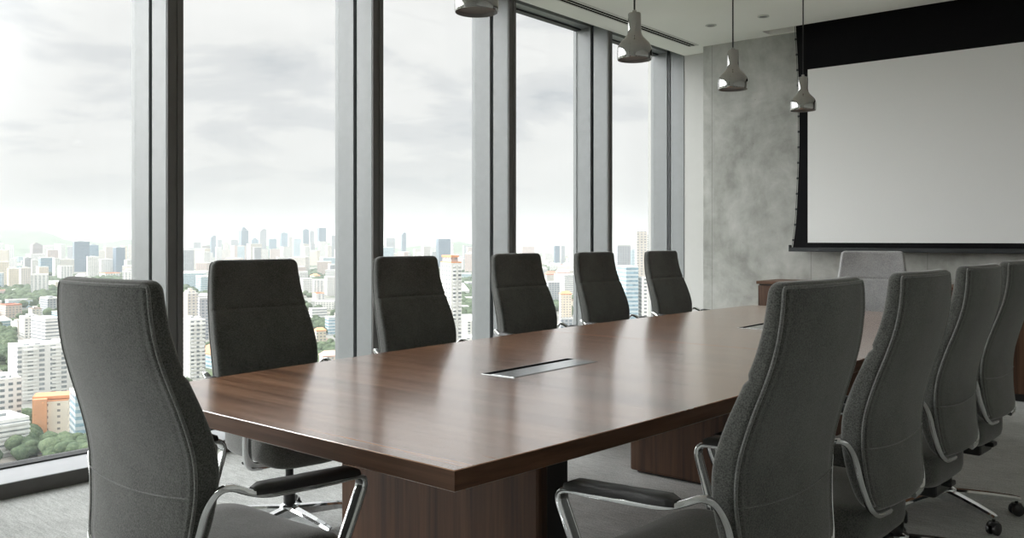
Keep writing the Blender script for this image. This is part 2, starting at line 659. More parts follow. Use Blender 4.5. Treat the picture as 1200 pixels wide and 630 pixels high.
FAC = {}
FAC['white'] = mk_facade('white_apartments', (0.80, 0.79, 0.76), (0.16, 0.18, 0.19), 3.2, 4.2, (0.34, 0.82), (0.22, 0.78))
FAC['white2'] = mk_facade('white_balconies', (0.82, 0.81, 0.79), (0.24, 0.26, 0.27), 3.3, 7.0, (0.3, 0.85), (0.12, 0.62))
FAC['whiteband'] = mk_facade('white_banded', (0.84, 0.83, 0.81), (0.22, 0.24, 0.25), 3.6, 4, (0.42, 0.82), band=True)
FAC['cream'] = mk_facade('cream_apartments', (0.74, 0.66, 0.54), (0.25, 0.25, 0.25), 3.2, 3.8, (0.36, 0.8), (0.25, 0.75))
FAC['beige'] = mk_facade('beige_block', (0.66, 0.61, 0.55), (0.25, 0.26, 0.28), 3.4, 4.6, (0.36, 0.8), (0.3, 0.8))
FAC['pink'] = mk_facade('pinkish_block', (0.62, 0.50, 0.45), (0.24, 0.25, 0.27), 3.4, 4.4, (0.36, 0.8), (0.25, 0.75))
FAC['grey'] = mk_facade('grey_block', (0.42, 0.43, 0.45), (0.16, 0.18, 0.21), 3.4, 4.4, (0.3, 0.85), (0.2, 0.8))
FAC['glassblue'] = mk_facade('blue_glass_tower', (0.34, 0.42, 0.48), (0.12, 0.20, 0.27), 3.8, 3.0, (0.22, 0.9), band=True, rough=0.4)
FAC['glassdark'] = mk_facade('dark_glass_tower', (0.16, 0.21, 0.27), (0.07, 0.11, 0.16), 4.0, 2.6, (0.15, 0.9), (0.1, 0.92), rough=0.35)
FAC['teal'] = mk_facade('pale_teal_tower', (0.56, 0.63, 0.66), (0.20, 0.30, 0.36), 3.6, 3.0, (0.35, 0.85), band=True, rough=0.4)
FAC['brown'] = mk_facade('brown_tower', (0.34, 0.29, 0.28), (0.16, 0.16, 0.18), 3.6, 3.6, (0.3, 0.8), (0.2, 0.8))
FAC['orange'] = mk_facade('orange_render', (0.72, 0.36, 0.19), (0.55, 0.27, 0.15), 3.2, 4.0, (0.4, 0.6), (0.4, 0.6))
FAC['creamwin'] = mk_facade('cream_render', (0.84, 0.76, 0.63), (0.22, 0.20, 0.18), 3.4, 6.0, (0.36, 0.74), (0.62, 0.88))
ROOF = {}
for nme, c in dict(white=(0.80, 0.80, 0.78), grey=(0.48, 0.48, 0.47), red=(0.52, 0.23, 0.16), orange=(0.72, 0.34, 0.18), brown=(0.36, 0.26, 0.21), dark=(0.2, 0.2, 0.2), pink=(0.66, 0.44, 0.38), blue=(0.35, 0.44, 0.52)).items():
    ROOF[nme] = simple('roof_' + nme, tuple(min(0.85, q * 1.0) for q in c), 0.85, var=0.12, vscale=0.2)

OCC = []     # occupied (d, x0, x1) so that the filler blocks keep clear


def block(name, label, x0, x1, ytop, d, fac, roof='grey', dep=None, ang=0.2, cat='building', group=None, crown=None, base=GROUND, podium=None, record=True):
    """one building: x0..x1 its columns and ytop its roof line in the photo, d its distance in metres"""
    wid = (x1 - x0) / FPX * d
    if dep is None:
        dep = wid * random.uniform(0.7, 1.0)
    a = abs(ang)
    ww = max(wid * 0.4, (wid - dep * math.sin(a)) / math.cos(a))
    x, y = at_dist((x0 + x1) / 2.0, d + dep / 2)
    top = EYE - d * (ytop - HORIZON) / FPX
    h = top - base
    o = MB().box(-ww / 2, ww / 2, -dep / 2, dep / 2, 0, h).build(name, FAC[fac])
    o.location = (x, y, base)
    o.rotation_euler = (0, 0, YAW + math.atan2(-((x0 + x1) / 2.0 - 600), FPX) * 1.0 + ang)
    tag(o, label, cat, group)
    par = 0.9 if d < 1200 else 1.6
    rm = MB()
    rm.box(-ww / 2, ww / 2, -dep / 2, -dep / 2 + 0.6, h, h + par)
    rm.box(-ww / 2, ww / 2, dep / 2 - 0.6, dep / 2, h, h + par)
    rm.box(-ww / 2, -ww / 2 + 0.6, -dep / 2 + 0.6, dep / 2 - 0.6, h, h + par)
    rm.box(ww / 2 - 0.6, ww / 2, -dep / 2 + 0.6, dep / 2 - 0.6, h, h + par)
    rm.box(-ww / 2 + 0.6, ww / 2 - 0.6, -dep / 2 + 0.6, dep / 2 - 0.6, h, h + 0.25)
    rm.build('roof', ROOF[roof], o)
    if crown is None:
        crown = random.choice(['box', 'box', 'two', 'none'])
    if crown == 'box':
        MB().box(-ww * 0.2, ww * 0.22, -dep * 0.2, dep * 0.2, h, h + max(3.0, h * 0.035)).build('plant_room', FAC[fac], o)
    elif crown == 'two':
        MB().box(-ww * 0.38, -ww * 0.1, -dep * 0.2, dep * 0.25, h, h + max(3.0, h * 0.03)).build('plant_room', FAC[fac], o)
        MB().box(ww * 0.12, ww * 0.36, -dep * 0.25, dep * 0.15, h, h + max(2.5, h * 0.045)).build('plant_room', FAC[fac], o)
    elif crown == 'step':
        MB().box(-ww * 0.34, ww * 0.34, -dep * 0.34, dep * 0.34, h, h * 1.07).build('upper_block', FAC[fac], o)
        MB().box(-ww * 0.16, ww * 0.16, -dep * 0.16, dep * 0.16, h * 1.07, h * 1.12).build('spire_block', FAC[fac], o)
    elif crown == 'slant':
        mb = MB()
        hh = h * 1.10
        mb.add([(-ww / 2, -dep / 2, h), (ww / 2, -dep / 2, h), (ww / 2, dep / 2, h), (-ww / 2, dep / 2, h), (0, -dep / 2, hh), (ww / 2, -dep / 2, hh * 0.985), (ww / 2, dep / 2, hh * 0.985), (0, dep / 2, hh)],
               [(0, 3, 2, 1), (4, 5, 6, 7), (0, 1, 5, 4), (1, 2, 6, 5), (2, 3, 7, 6), (3, 0, 4, 7)])
        mb.build('slanted_crown', FAC[fac], o)
    elif crown == 'gable':
        mb = MB()
        rh = min(ww, dep) * 0.28
        e = 0.6
        mb.add([(-ww / 2 - e, -dep / 2 - e, h + par), (ww / 2 + e, -dep / 2 - e, h + par), (ww / 2 + e, dep / 2 + e, h + par), (-ww / 2 - e, dep / 2 + e, h + par), (-ww / 2 + dep * 0.2, 0, h + par + rh), (ww / 2 - dep * 0.2, 0, h + par + rh)],
               [(0, 3, 2, 1), (0, 1, 5, 4), (2, 3, 4, 5), (1, 2, 5), (3, 0, 4)])
        mb.build('pitched_roof', ROOF[roof], o)
    if podium:
        MB().box(-ww * podium, ww * podium, -dep * podium, dep * podium, 0, min(14, h * 0.25)).build('podium', FAC['beige'], o)
    if record:
        OCC.append((d, x0, x1))
    return o, ww, dep, h


def balconies(o, ww, dep, h, n, cols, mat, parts='balcony_tier'):
    """rows of projecting slabs on the side towards the room"""
    for a, b in cols:
        mb = MB()
        for k in range(1, n):
            z = k * h / n
            mb.box(ww * a, ww * b, -dep / 2 - 1.3, -dep / 2, z - 0.25, z + 0.75)
        mb.build(parts, mat, o)


CB = 'building'
# --- first pane, from the nearest
o, ww, dp, h = block('office_building', 'white low block with dark window bands, lowest corner of the view behind the first pane', -55, 29, 497, 432, 'whiteband', 'white', 26, 0.34, crown='box')
balconies(o, ww, dp, h, 8, [(-0.5, 0.5)], ROOF['white'], 'floor_bands')
o, ww, dp, h = block('apartment_building', 'taller white block with paired windows behind the white banded block', -40, 21, 447, 470, 'white', 'white', 24, 0.3, crown='two')
o, ww, dp, h = block('apartment_building', 'wide white slab of flats with window grid beside the green lawn', 14, 92, 405, 590, 'white2', 'white', 26, 0.25, crown='two')
balconies(o, ww, dp, h, 16, [(-0.42, -0.2), (0.02, 0.16), (0.3, 0.46)], ROOF['white'])
o, ww, dp, h = block('apartment_building', 'cream block with an orange end wall and orange roof', 57, 82, 470, 480, 'creamwin', 'orange', 16, -0.1, crown='none')
wing = MB().box(-ww / 2 - 7, -ww / 2, -dp / 2 - 3, dp / 2 + 2, 0, h + 2.0).build('end_wing', FAC['orange'], o)
MB().box(-ww / 2 - 7.5, ww / 2 + 0.6, -dp / 2 - 0.6 + 2, dp / 2 + 0.6, h + 1.2, h + 2.8).build('roof_slab', ROOF['orange'], o)
o, ww, dp, h = block('office_building', 'pale glass office tower beside the orange walled block', 83, 118, 462, 455, 'teal', 'white', 20, 0.15, crown='box')
block('house', 'low building with a pink red roof beneath the first pane, beside the trees', 38, 66, 530, 440, 'beige', 'pink', 16, 0.2, crown='gable')
block('school_building', 'long cream block with recessed window strips beyond the white slab of flats', 38, 72, 374, 900, 'whiteband', 'white', 40, 0.35, crown='none')
block('apartment_building', 'plain white block beside the long cream block, beyond the white slab of flats', 24, 46, 372, 960, 'white', 'white', 26, 0.2, crown='box')
block('apartment_building', 'low beige block beyond the lawn, first one from the window edge', 14, 34, 378, 1000, 'beige', 'grey', 24, 0.3)
block('office_building', 'grey blue mid rise block beyond the long cream block', 48, 68, 350, 1250, 'grey', 'white', 34, 0.3)
block('apartment_building', 'pinkish block with red roof beyond the lawn', 0, 24, 358, 1200, 'pink', 'red', 30, 0.3)
block('apartment_building', 'beige block with brown roof beside the grey blue mid rise', 34, 48, 362, 1150, 'beige', 'brown', 24, 0.2)
for i, (a, b, yt, dd, fc, lb) in enumerate([
        (-4, 9, 307, 2050, 'cream', 'cream tower at the edge of the cluster behind the first pane'),
        (9, 22, 315, 2000, 'cream', 'cream tower with paired fronts, second in the cluster behind the first pane'),
        (23, 35, 314, 1950, 'beige', 'beige tower in front of the wooded ridge, middle of the cluster'),
        (28, 36, 302, 2400, 'grey', 'slim grey violet tower behind the beige cluster'),
        (37, 44, 305, 2300, 'white', 'slim white tower beside the grey violet tower'),
        (43, 56, 313, 2000, 'cream', 'cream tower with stepped top before the flat glass block'),
        (46, 63, 302, 2600, 'glassblue', 'flat blue glass block with white roof line over the cream cluster'),
        (62, 70, 303, 2500, 'white', 'white tower beside the flat blue glass block'),
        (36, 49, 287, 3600, 'brown', 'brownish tower with a dark crown above the cream cluster'),
        (86, 104, 283, 2900, 'glassdark', 'dark blue glass tower, taller of the pair behind the first pane'),
        (104, 115, 287, 3000, 'glassblue', 'blue tower joined to the dark glass tower'),
        (102, 115, 301, 2500, 'white', 'pale block at the foot of the dark blue towers'),
        (133, 146, 290, 2900, 'glassdark', 'lone dark blue tower near the first mullion'),
        (146, 158, 305, 2700, 'white', 'pale block beside the lone dark blue tower'),
        (116, 132, 304, 2900, 'white', 'pale low block between the blue towers'),
        (70, 86, 304, 2750, 'beige', 'pale beige block before the dark blue glass tower')]):
    block('tower', lb, a, b, yt, dd, fc, 'white' if fc != 'brown' else 'dark', None, random.uniform(0.1, 0.4), crown='step' if fc == 'brown' else ('none' if 'flat' in lb else 'box'))

# --- second pane: the skyline
sky = [(217, 226, 291, 4200, 'grey'), (224, 235, 284, 5000, 'grey'), (236, 246, 288, 4600, 'brown'), (246, 253, 278, 5200, 'glassdark'), (254, 260, 281, 5400, 'grey'), (261, 268, 284, 5400, 'beige'),
       (254, 270, 293, 4300, 'beige'), (270, 279, 281, 4900, 'grey'), (280, 291, 270, 4700, 'glassdark'), (271, 288, 288, 4200, 'pink'), (294, 303, 281, 5000, 'glassblue'), (303, 312, 271, 4900, 'grey'),
       (315, 324, 280, 5000, 'glassblue'), (328, 337, 273, 4900, 'glassblue'), (337, 343, 278, 5200, 'beige'), (343, 353, 280, 4800, 'teal'), (355, 362, 269, 4900, 'glassdark'), (362, 368, 271, 5000, 'grey'),
       (363, 369, 285, 4300, 'grey'), (372, 382, 267, 4700, 'glassdark'), (373, 384, 283, 4100, 'white'), (387, 396, 276, 4800, 'grey'), (300, 314, 292, 4100, 'white'), (328, 340, 289, 4200, 'white'), (352, 362, 286, 4200, 'beige'), (316, 328, 292, 4100, 'pink')]
sky_lb = ['squat grey tower beside the second mullion, start of the skyline', 'pale grey tower, second in the skyline behind the second pane', 'brownish tower before the short dark tower in the skyline', 'short dark tower with notched top in the skyline',
          'thin grey tower right after the short dark tower', 'thin beige tower before the tall tapering tower', 'low beige block at the foot of the thin towers', 'grey tower touching the tall tapering tower', 'tall dark tapering tower with a pointed crown',
          'low pinkish block at the foot of the tall tapering tower', 'blue tower with rounded top after the tall tapering tower', 'broad grey tower with flat top in the middle of the skyline', 'small blue tower after the broad grey tower',
          'blue gridded tower over the chair headrest', 'thin beige tower against the blue gridded tower', 'pale teal tower between the gridded tower and the twin towers', 'dark tower, first of the twin towers', 'grey tower, second of the twin towers',
          'low grey tower in front of the twin towers', 'tallest flat topped dark tower beyond the twin towers', 'pale tower in front of the tallest flat topped tower', 'grey tower last in the skyline before the third mullion',
          'white block at the foot of the broad grey tower', 'white block at the foot of the blue gridded tower', 'beige block at the foot of the twin towers', 'low pinkish block between the two white blocks of the skyline']
for (a, b, yt, dd, fc), lb in zip(sky, sky_lb):
    cr = 'slant' if (a, b) in ((246, 253), (303, 312)) else ('step' if (a, b) in ((280, 291), (294, 303)) else ('none' if (a, b) in ((372, 382),) else None))
    block('tower', lb, a, b, yt, dd, fc, 'grey', None, random.uniform(0.05, 0.4), crown=cr)
o, ww, dp, h = block('apartment_building', 'tall white block of flats behind the nearest chair of the window row', 214, 240, 376, 640, 'white', 'white', 22, 0.25, crown='two')
balconies(o, ww, dp, h, 18, [(-0.4, -0.1), (0.1, 0.4)], ROOF['white'])
block('apartment_building', 'cream tower rising over the tall white flats', 214, 232, 344, 1000, 'beige', 'white', 24, 0.25, crown='step')
block('apartment_building', 'grey tower between the tall white flats and the chair', 232, 244, 350, 950, 'grey', 'grey', 20, 0.1)
for a, b, yt, dd, fc, rf, lb in [
        (352, 366, 327, 1700, 'white', 'white', 'white block with window rows beyond the wooded strip, behind the chair edge'),
        (366, 380, 328, 1750, 'white2', 'white', 'white gridded block beside the wooded strip'),
        (380, 398, 325, 1700, 'white', 'white', 'broad white block beside the third mullion'),
        (362, 383, 362, 1150, 'whiteband', 'white', 'long flat white roofed hall above the orange roofs'),
        (381, 400, 372, 1000, 'teal', 'white', 'blue banded office stepping down beside the third mullion'),
        (368, 382, 388, 880, 'cream', 'orange', 'cream house with orange roof under the white roofed hall'),
        (374, 398, 418, 720, 'cream', 'pink', 'pale low hall nearest to the table edge, pinkish roof')]:
    block('apartment_building' if fc != 'teal' else 'office_building', lb, a, b, yt, dd, fc, rf, None, 0.25, crown='gable' if rf in ('orange', 'pink') else 'none')

# --- third pane
for a, b, yt, dd, fc, rf, cr, lb in [
        (451, 463, 279, 4400, 'grey', 'grey', 'none', 'pale flat topped tower beside the dark mullion face'),
        (470, 476, 275, 4600, 'glassdark', 'grey', 'slant', 'slim dark tower standing alone over the second chair'),
        (496, 511, 289, 4800, 'white', 'white', 'none', 'faint pale block beside the boxy blue tower'),
        (511, 528, 280, 3400, 'glassdark', 'blue', 'none', 'boxy blue tower over the second chair of the window row'),
        (542, 552, 288, 4600, 'grey', 'grey', 'none', 'faint grey block above the wooded valley'),
        (484, 496, 292, 4300, 'beige', 'grey', 'none', 'low beige block between the slim and the boxy tower')]:
    block('tower', lb, a, b, yt, dd, fc, rf, None, 0.2, crown=cr)
o, ww, dp, h = block('apartment_building', 'tall white apartment tower with an orange cap beside the second chair', 516, 541, 308, 620, 'white', 'orange', 18, 0.45, crown='none')
MB().box(-ww * 0.4, ww * 0.25, -dp * 0.4, dp * 0.4, h, h + 4).build('roof_house', FAC['pink'], o)
MB().box(-ww * 0.45, ww * 0.3, -dp * 0.45, dp * 0.45, h + 4, h + 5.5).build('roof_cap', ROOF['orange'], o)
balconies(o, ww, dp, h, 36, [(-0.3, -0.05), (0.2, 0.45)], ROOF['white'])
block('hall', 'low white roofed hall under the wooded valley', 538, 560, 377, 900, 'white', 'white', 30, 0.3, crown='gable')
block('apartment_building', 'low white block nearest to the table beside the tall capped tower', 540, 565, 396, 700, 'white', 'white', 20, 0.2, crown='none')

# --- fourth pane
for a, b, yt, dd, fc, rf, cr, lb in [
        (649, 656, 288, 3600, 'glassdark', 'grey', 'none', 'grey tower, broader of the pair behind the fourth pane'),
        (657, 662, 288, 3700, 'grey', 'grey', 'none', 'slim grey tower, narrower of the pair behind the fourth pane'),
        (636, 648, 296, 3900, 'white', 'white', 'none', 'pale low block before the pair of grey towers'),
        (606, 622, 293, 4200, 'white', 'white', 'none', 'pale long block beside the mullion over the third chair'),
        (640, 656, 331, 1400, 'grey', 'white', 'none', 'grey block below the pink roofs, beside the third chair'),
        (655, 670, 345, 1100, 'cream', 'orange', 'gable', 'cream tower with yellow roof between the third and fourth chairs'),
        (638, 653, 322, 1900, 'beige', 'red', 'gable', 'row house with red roof below the wooded ridge'),
        (650, 668, 320, 2000, 'pink', 'pink', 'gable', 'row house with pink roof below the wooded ridge'),
        (655, 672, 374, 900, 'grey', 'grey', 'none', 'low grey roof nearest to the table between two chairs')]:
    block('tower' if yt < 300 else 'apartment_building', lb, a, b, yt, dd, fc, rf, None, 0.2, crown=cr)

# --- fifth pane
o, ww, dp, h = block('office_tower', 'blue glass banded tower between the fourth and fifth chairs', 722, 748, 313, 760, 'teal', 'white', 30, 0.3, crown='none')
for a, b, yt, dd, fc, rf, cr, lb in [
        (720, 739, 288, 1500, 'grey', 'grey', 'none', 'pale grey tower rising behind the blue glass banded tower'),
        (744, 758, 271, 1100, 'beige', 'white', 'none', 'tall pale tower at the last mullion, highest behind the fifth pane'),
        (754, 776, 275, 1250, 'white', 'white', 'two', 'white tower half hidden by the last mullion'),
        (748, 775, 326, 760, 'white', 'white', 'none', 'white slab of flats beside the blue glass banded tower')]:
    block('tower', lb, a, b, yt, dd, fc, rf, None, 0.2, crown=cr)

# --- filler city carpet: many small hazy blocks that nothing tells apart
panes = [(-6, 162, 'first'), (214, 396, 'second'), (449, 555, 'third'), (604, 672, 'fourth'), (717, 765, 'fifth')]
quota = {'first': 92, 'second': 92, 'third': 52, 'fourth': 30, 'fifth': 18}


def clear(d, a, b):
    for dd, p, q in OCC:
        if abs(dd - d) < 0.09 * d + 30 and a < q + 2 and b > p - 2:
            return False
    return True


# near blocks must not stand in front of what the photo shows open
OPEN = [(-5, 20, 700, 1000), (20, 62, 420, 580), (212, 245, 560, 640)]
for p0, p1, pn in panes:
    made, tries = 0, 0
    while made < quota[pn] and tries < 3000:
        tries += 1
        u = random.random()
        d = 700 * (6.3 ** u)
        px = random.uniform(p0, p1)
        wid = random.uniform(16, 46) if d < 1600 else random.uniform(24, 70)
        hp = wid / d * FPX / 2
        if any(px + hp > a and px - hp < b and lo < d < hi for a, b, lo, hi in OPEN):
            continue
        if not clear(d, px - hp, px + hp):
            continue
        if d < 1500:
            hh = random.uniform(6, 18)
        elif d < 2600:
            hh = random.choice([random.uniform(8, 20), random.uniform(20, 48)])
        else:
            hh = random.choice([random.uniform(12, 40), random.uniform(40, 92)])
        yt = HORIZON + (EYE - (GROUND + hh)) * FPX / d
        fc = random.choice(['white', 'white', 'white2', 'whiteband', 'cream', 'beige', 'grey', 'pink', 'teal'])
        rf = random.choice(['white', 'white', 'grey', 'red', 'orange', 'brown', 'pink']) if hh < 20 else 'white'
        zone = 'near' if d < 1500 else ('middle distance' if d < 2700 else 'far haze')
        nm = 'house' if hh < 20 and d < 1500 else 'city_block'
        lb = {'near': 'small low building among the trees below the %s pane' % pn, 'middle distance': 'small pale building in the middle distance behind the %s pane' % pn, 'far haze': 'faint hazy block far off behind the %s pane' % pn}[zone]
        block(nm, lb, px - hp, px + hp, yt, d, fc, rf, None, random.uniform(-0.5, 0.5), group='%s, %s pane' % ({'near': 'low city buildings', 'middle distance': 'mid distance city buildings', 'far haze': 'far hazy city blocks'}[zone], pn), crown='gable' if (hh < 14 and random.random() < 0.6) else 'none')
        made += 1

# --- the countless small roofs between the larger buildings
def rooftops(label, d0, d1, n, s0, s1):
    mb = MB()
    cols = []
    rmats = ['white', 'white', 'grey', 'red', 'brown', 'pink', 'orange', 'grey']
    k = 0
    while k < n:
        d = d0 * (d1 / d0) ** random.random()
        px = random.uniform(-220, 860)
        a = random.uniform(0, PI)
        wx, wy, hh = random.uniform(s0, s1), random.uniform(s0, s1) * 1.3, random.uniform(4, 10)
        hp = wy / d * FPX / 2
        k += 1
        if any(px + hp > a_ and px - hp < b_ and lo < d < hi for a_, b_, lo, hi in OPEN) or not clear(d, px - hp, px + hp):
            continue
        cx, cy_ = at_dist(px, d)
        ca, sa = math.cos(a), math.sin(a)
        P = lambda x, y, z: (cx + x * ca - y * sa, cy_ + x * sa + y * ca, GROUND + z)
        x, y = wx / 2, wy / 2
        rh = hh + (wx * 0.3 if random.random() < 0.6 else 0.4)
        vs = [P(-x, -y, 0), P(x, -y, 0), P(x, y, 0), P(-x, y, 0), P(-x, -y, hh), P(x, -y, hh), P(x, y, hh), P(-x, y, hh), P(0, -y, rh), P(0, y, rh)]
        mb.add(vs, [(0, 1, 5, 4), (1, 2, 6, 5), (2, 3, 7, 6), (3, 0, 4, 7), (4, 5, 8), (6, 7, 9), (5, 6, 9, 8), (7, 4, 8, 9)])
        m_ = random.randrange(len(rmats))
        cols += [8] * 6 + [m_] * 2
    o = mb.build('rooftops', ROOF['white'])
    o.data.materials.clear()
    for r_ in rmats:
        o.data.materials.append(ROOF[r_])
    o.data.materials.append(M['house_wall'])
    for p, c in zip(o.data.polygons, cols):
        p.material_index = c
    tag(o, label, 'rooftops', None, 'stuff')


M['house_wall'] = simple('house_wall', (0.62, 0.59, 0.54), 0.85, var=0.15, vscale=0.1)
rooftops('dense small roofs of houses packed between the nearer buildings of the city', 640, 1500, 900, 8, 15)
rooftops('dense tiny hazy roofs spread over the far part of the city', 1500, 4800, 1500, 12, 26)

# --- tree canopy (nobody could count it)


def mk_tree():
    m, t, b, o = new_mat('tree_leaves')
    co = objco(t)
    n = noise(t, co, 0.05, 3)
    n2 = noise(t, co, 0.9, 3)
    s = math_node(t, 'ADD', math_node(t, 'MULTIPLY', n, 0.5), math_node(t, 'MULTIPLY', n2, 0.5))
    t.links.new(ramp(t, s, [(0.36, (0.046, 0.072, 0.044)), (0.5, (0.092, 0.126, 0.074)), (0.64, (0.155, 0.195, 0.110))]), b.inputs['Base Color'])
    setp(b, rough=0.95, spec=0.1)
    return m


M['tree'] = mk_tree()
bm0 = bmesh.new()
bmesh.ops.create_icosphere(bm0, subdivisions=2, radius=1.0)
bm0.verts.index_update()
ICO_V = [v.co.copy() for v in bm0.verts]
ICO_F = [tuple(v.index for v in f.verts) for f in bm0.faces]
bm0.free()


def canopy(label, regions, count, group=None):
    mb = MB()
    for _ in range(count):
        x0, x1, d0, d1 = random.choices(regions, [abs((r[1] - r[0]) * (r[3] - r[2])) ** 0.7 for r in regions])[0]
        d = random.uniform(d0, d1)
        px = random.uniform(x0, x1)
        cx, cy_ = at_dist(px, d)
        r = random.uniform(2.4, 5.2) * (1 if d < 1200 else 2.0)
        hz = random.uniform(3, 8)
        mb.add([(cx + p.x * r * random.uniform(0.8, 1.15), cy_ + p.y * r * random.uniform(0.8, 1.15), GROUND + hz + p.z * r * 0.8 * random.uniform(0.8, 1.15)) for p in ICO_V], ICO_F)
    o = mb.build('tree_canopy', M['tree'], None, True, 180)
    tag(o, label, 'trees', None, 'stuff')


canopy('green tree crowns between the white and orange buildings below the first pane', [(18, 42, 432, 520), (-4, 16, 760, 980), (56, 110, 425, 450)], 520)
canopy('blue green wooded strips beyond the roofs behind the first pane', [(-6, 75, 1500, 1900), (0, 160, 2150, 2350), (-6, 80, 1000, 1120)], 560)
canopy('green tree crowns beside the white flats and halls behind the second pane', [(213, 246, 570, 625), (362, 398, 1000, 1120), (366, 384, 740, 860), (384, 398, 760, 880)], 420)
canopy('blue green wooded strip under the skyline behind the second pane', [(345, 398, 2000, 2900), (214, 250, 1500, 2500)], 420)
canopy('wooded valley beside the tall capped tower behind the third pane', [(535, 558, 1200, 2600), (530, 558, 940, 1100)], 360)
canopy('scattered green tree crowns among the small roofs of the city', [(-220, 860, 640, 1500), (-220, 860, 1500, 3200), (-120, 20, 420, 640), (240, 420, 430, 640)], 700)
canopy('wooded ridge over the pink roofs behind the fourth pane', [(630, 672, 2200, 3300), (640, 672, 1300, 1500)], 380)

# --- haze hanging over the city
hz = MB().box(-13500, -70, -4200, 12500, GROUND - 5, 110).build('haze', None)
hm_ = bpy.data.materials.new('city_haze')
hm_.use_nodes = True
t = hm_.node_tree
t.nodes.clear()
vo = N(t, 'ShaderNodeVolumeScatter')
vo.inputs['Color'].default_value = (0.165, 0.178, 0.186, 1)
vo.inputs['Density'].default_value = 0.00048
vo.inputs['Anisotropy'].default_value = 0.0
oo = N(t, 'ShaderNodeOutputMaterial')
t.links.new(vo.outputs[0], oo.inputs['Volume'])
hz.data.materials.clear()
hz.data.materials.append(hm_)
tag(hz, 'pale haze lying over the whole city outside the windows', 'haze', None, 'stuff')

# ------------------------------------------------------------------ conference table
TX, TY0, TY1 = -2.078, 1.372, 6.292
TZ0, TZ1 = 0.691, 0.74
table = thing('conference_table', 'long dark walnut boat-shaped conference table down the middle of the room', 'table', (TX, (TY0 + TY1) / 2, 0))
HL = (TY1 - TY0) / 2


def half_w(y):
    s = y / HL
    return 0.765 + 0.108 * (1 - s * s)


def top_panel(y0, y1):
    n = 20
    ch = 0.002
    rs = []
    for z, ins in ((TZ0, ch), (TZ0 + ch, 0), (TZ1 - ch, 0), (TZ1, ch)):
        ring = []
        for k in range(n + 1):
            y = y0 + (y1 - y0) * k / n
            yy = min(max(y, y0 + ins), y1 - ins)
            ring.append((half_w(y) - ins, yy, z))
        for k in range(n, -1, -1):
            y = y0 + (y1 - y0) * k / n
            yy = min(max(y, y0 + ins), y1 - ins)
            ring.append((-half_w(y) + ins, yy, z))
        rs.append(ring)
    o = MB().rings(rs, True).build('tabletop', M['walnut_top'], table)
    o.data.materials.append(M['walnut_x'])
    o.data.materials.append(M['walnut_y'])
    for p in o.data.polygons:
        if abs(p.normal.z) < 0.5:
            p.material_index = 1 if abs(p.normal.y) > 0.7 else 2
    return o


top_panel(-HL, -0.05)
top_panel(-0.048, HL)


def pedestal(y0, y1, hw):
    mb = MB()
    mb.box(-hw, hw, y0, y1, 0.012, TZ0, 0.012)
    o = mb.build('pedestal', M['walnut_z'], table)
    MB().box(-hw + 0.03, hw - 0.03, y0 + 0.03, y1 - 0.03, 0.0, 0.014).build('plinth', M['black_panel'], o)
    return o


ymid = (TY0 + TY1) / 2
pedestal(2.05 - ymid, 2.10 - ymid, 0.47)
MB().box(-0.44, 0.44, 2.10 - ymid, 2.24 - ymid, 0.0, TZ0, 0.004).build('pedestal_shaded_body', M['black_panel'], table)  # pedestal body, coloured black to stand for its side in shade
pedestal(3.95 - ymid, 4.10 - ymid, 0.40)
pedestal(5.45 - ymid, 5.62 - ymid, 0.47)

for ya in (2.426, 4.63):
    y0, y1 = ya - ymid, ya + 0.541 - ymid
    x0, x1 = -2.174 - TX, -2.020 - TX
    fr = MB()
    e = 0.004
    fr.box(x0 - e, x1 + e, y0 - e, y0, TZ1 - 0.001, TZ1 + 0.0012)
    fr.box(x0 - e, x1 + e, y1, y1 + e, TZ1 - 0.001, TZ1 + 0.0012)
    fr.box(x0 - e, x0, y0, y1, TZ1 - 0.001, TZ1 + 0.0012)
    fr.box(x1, x1 + e, y0, y1, TZ1 - 0.001, TZ1 + 0.0012)
    fo = fr.build('cable_port', M['steel'], table)
    MB().box(x0 + 0.042, x1 - 0.003, y0 + 0.003, y1 - 0.003, TZ1 - 0.001, TZ1 + 0.0025, 0.0008).build('lid', M['steel'], fo)
    MB().box(x0, x1, y0, y1, TZ1 - 0.002, TZ1 + 0.0006).build('brush_strip', M['brush'], fo)

# ------------------------------------------------------------------ chair
def lerp_tab(tab, z):
    """smooth (Catmull-Rom) reading of a table"""
    if z <= tab[0][0]:
        return tab[0][1]
    for i in range(len(tab) - 1):
        (a, b), (c, d) = tab[i], tab[i + 1]
        if z <= c:
            h = c - a
            m0 = (d - tab[i - 1][1]) / (c - tab[i - 1][0]) if i > 0 else (d - b) / h
            m1 = (tab[i + 2][1] - b) / (tab[i + 2][0] - a) if i + 2 < len(tab) else (d - b) / h
            s = (z - a) / h
            return (2 * s ** 3 - 3 * s * s + 1) * b + (s ** 3 - 2 * s * s + s) * h * m0 + (3 * s * s - 2 * s ** 3) * d + (s ** 3 - s * s) * h * m1
    return tab[-1][1]


ZB, ZTOP = 0.478, 1.158
W_TAB = [(0.49, 0.212), (0.57, 0.226), (0.66, 0.240), (0.75, 0.246), (0.84, 0.243), (0.93, 0.233), (1.02, 0.222), (1.10, 0.214), (1.158, 0.207)]
Y_TAB = [(0.49, -0.256), (0.56, -0.244), (0.63, -0.238), (0.69, -0.237), (0.75, -0.243), (0.81, -0.258), (0.87, -0.277), (0.93, -0.298), (0.99, -0.316), (1.05, -0.327), (1.10, -0.331), (1.158, -0.331)]
T_TAB = [(0.49, 0.050), (0.60, 0.066), (0.75, 0.072), (0.90, 0.064), (1.0, 0.056), (1.10, 0.050), (1.158, 0.046)]


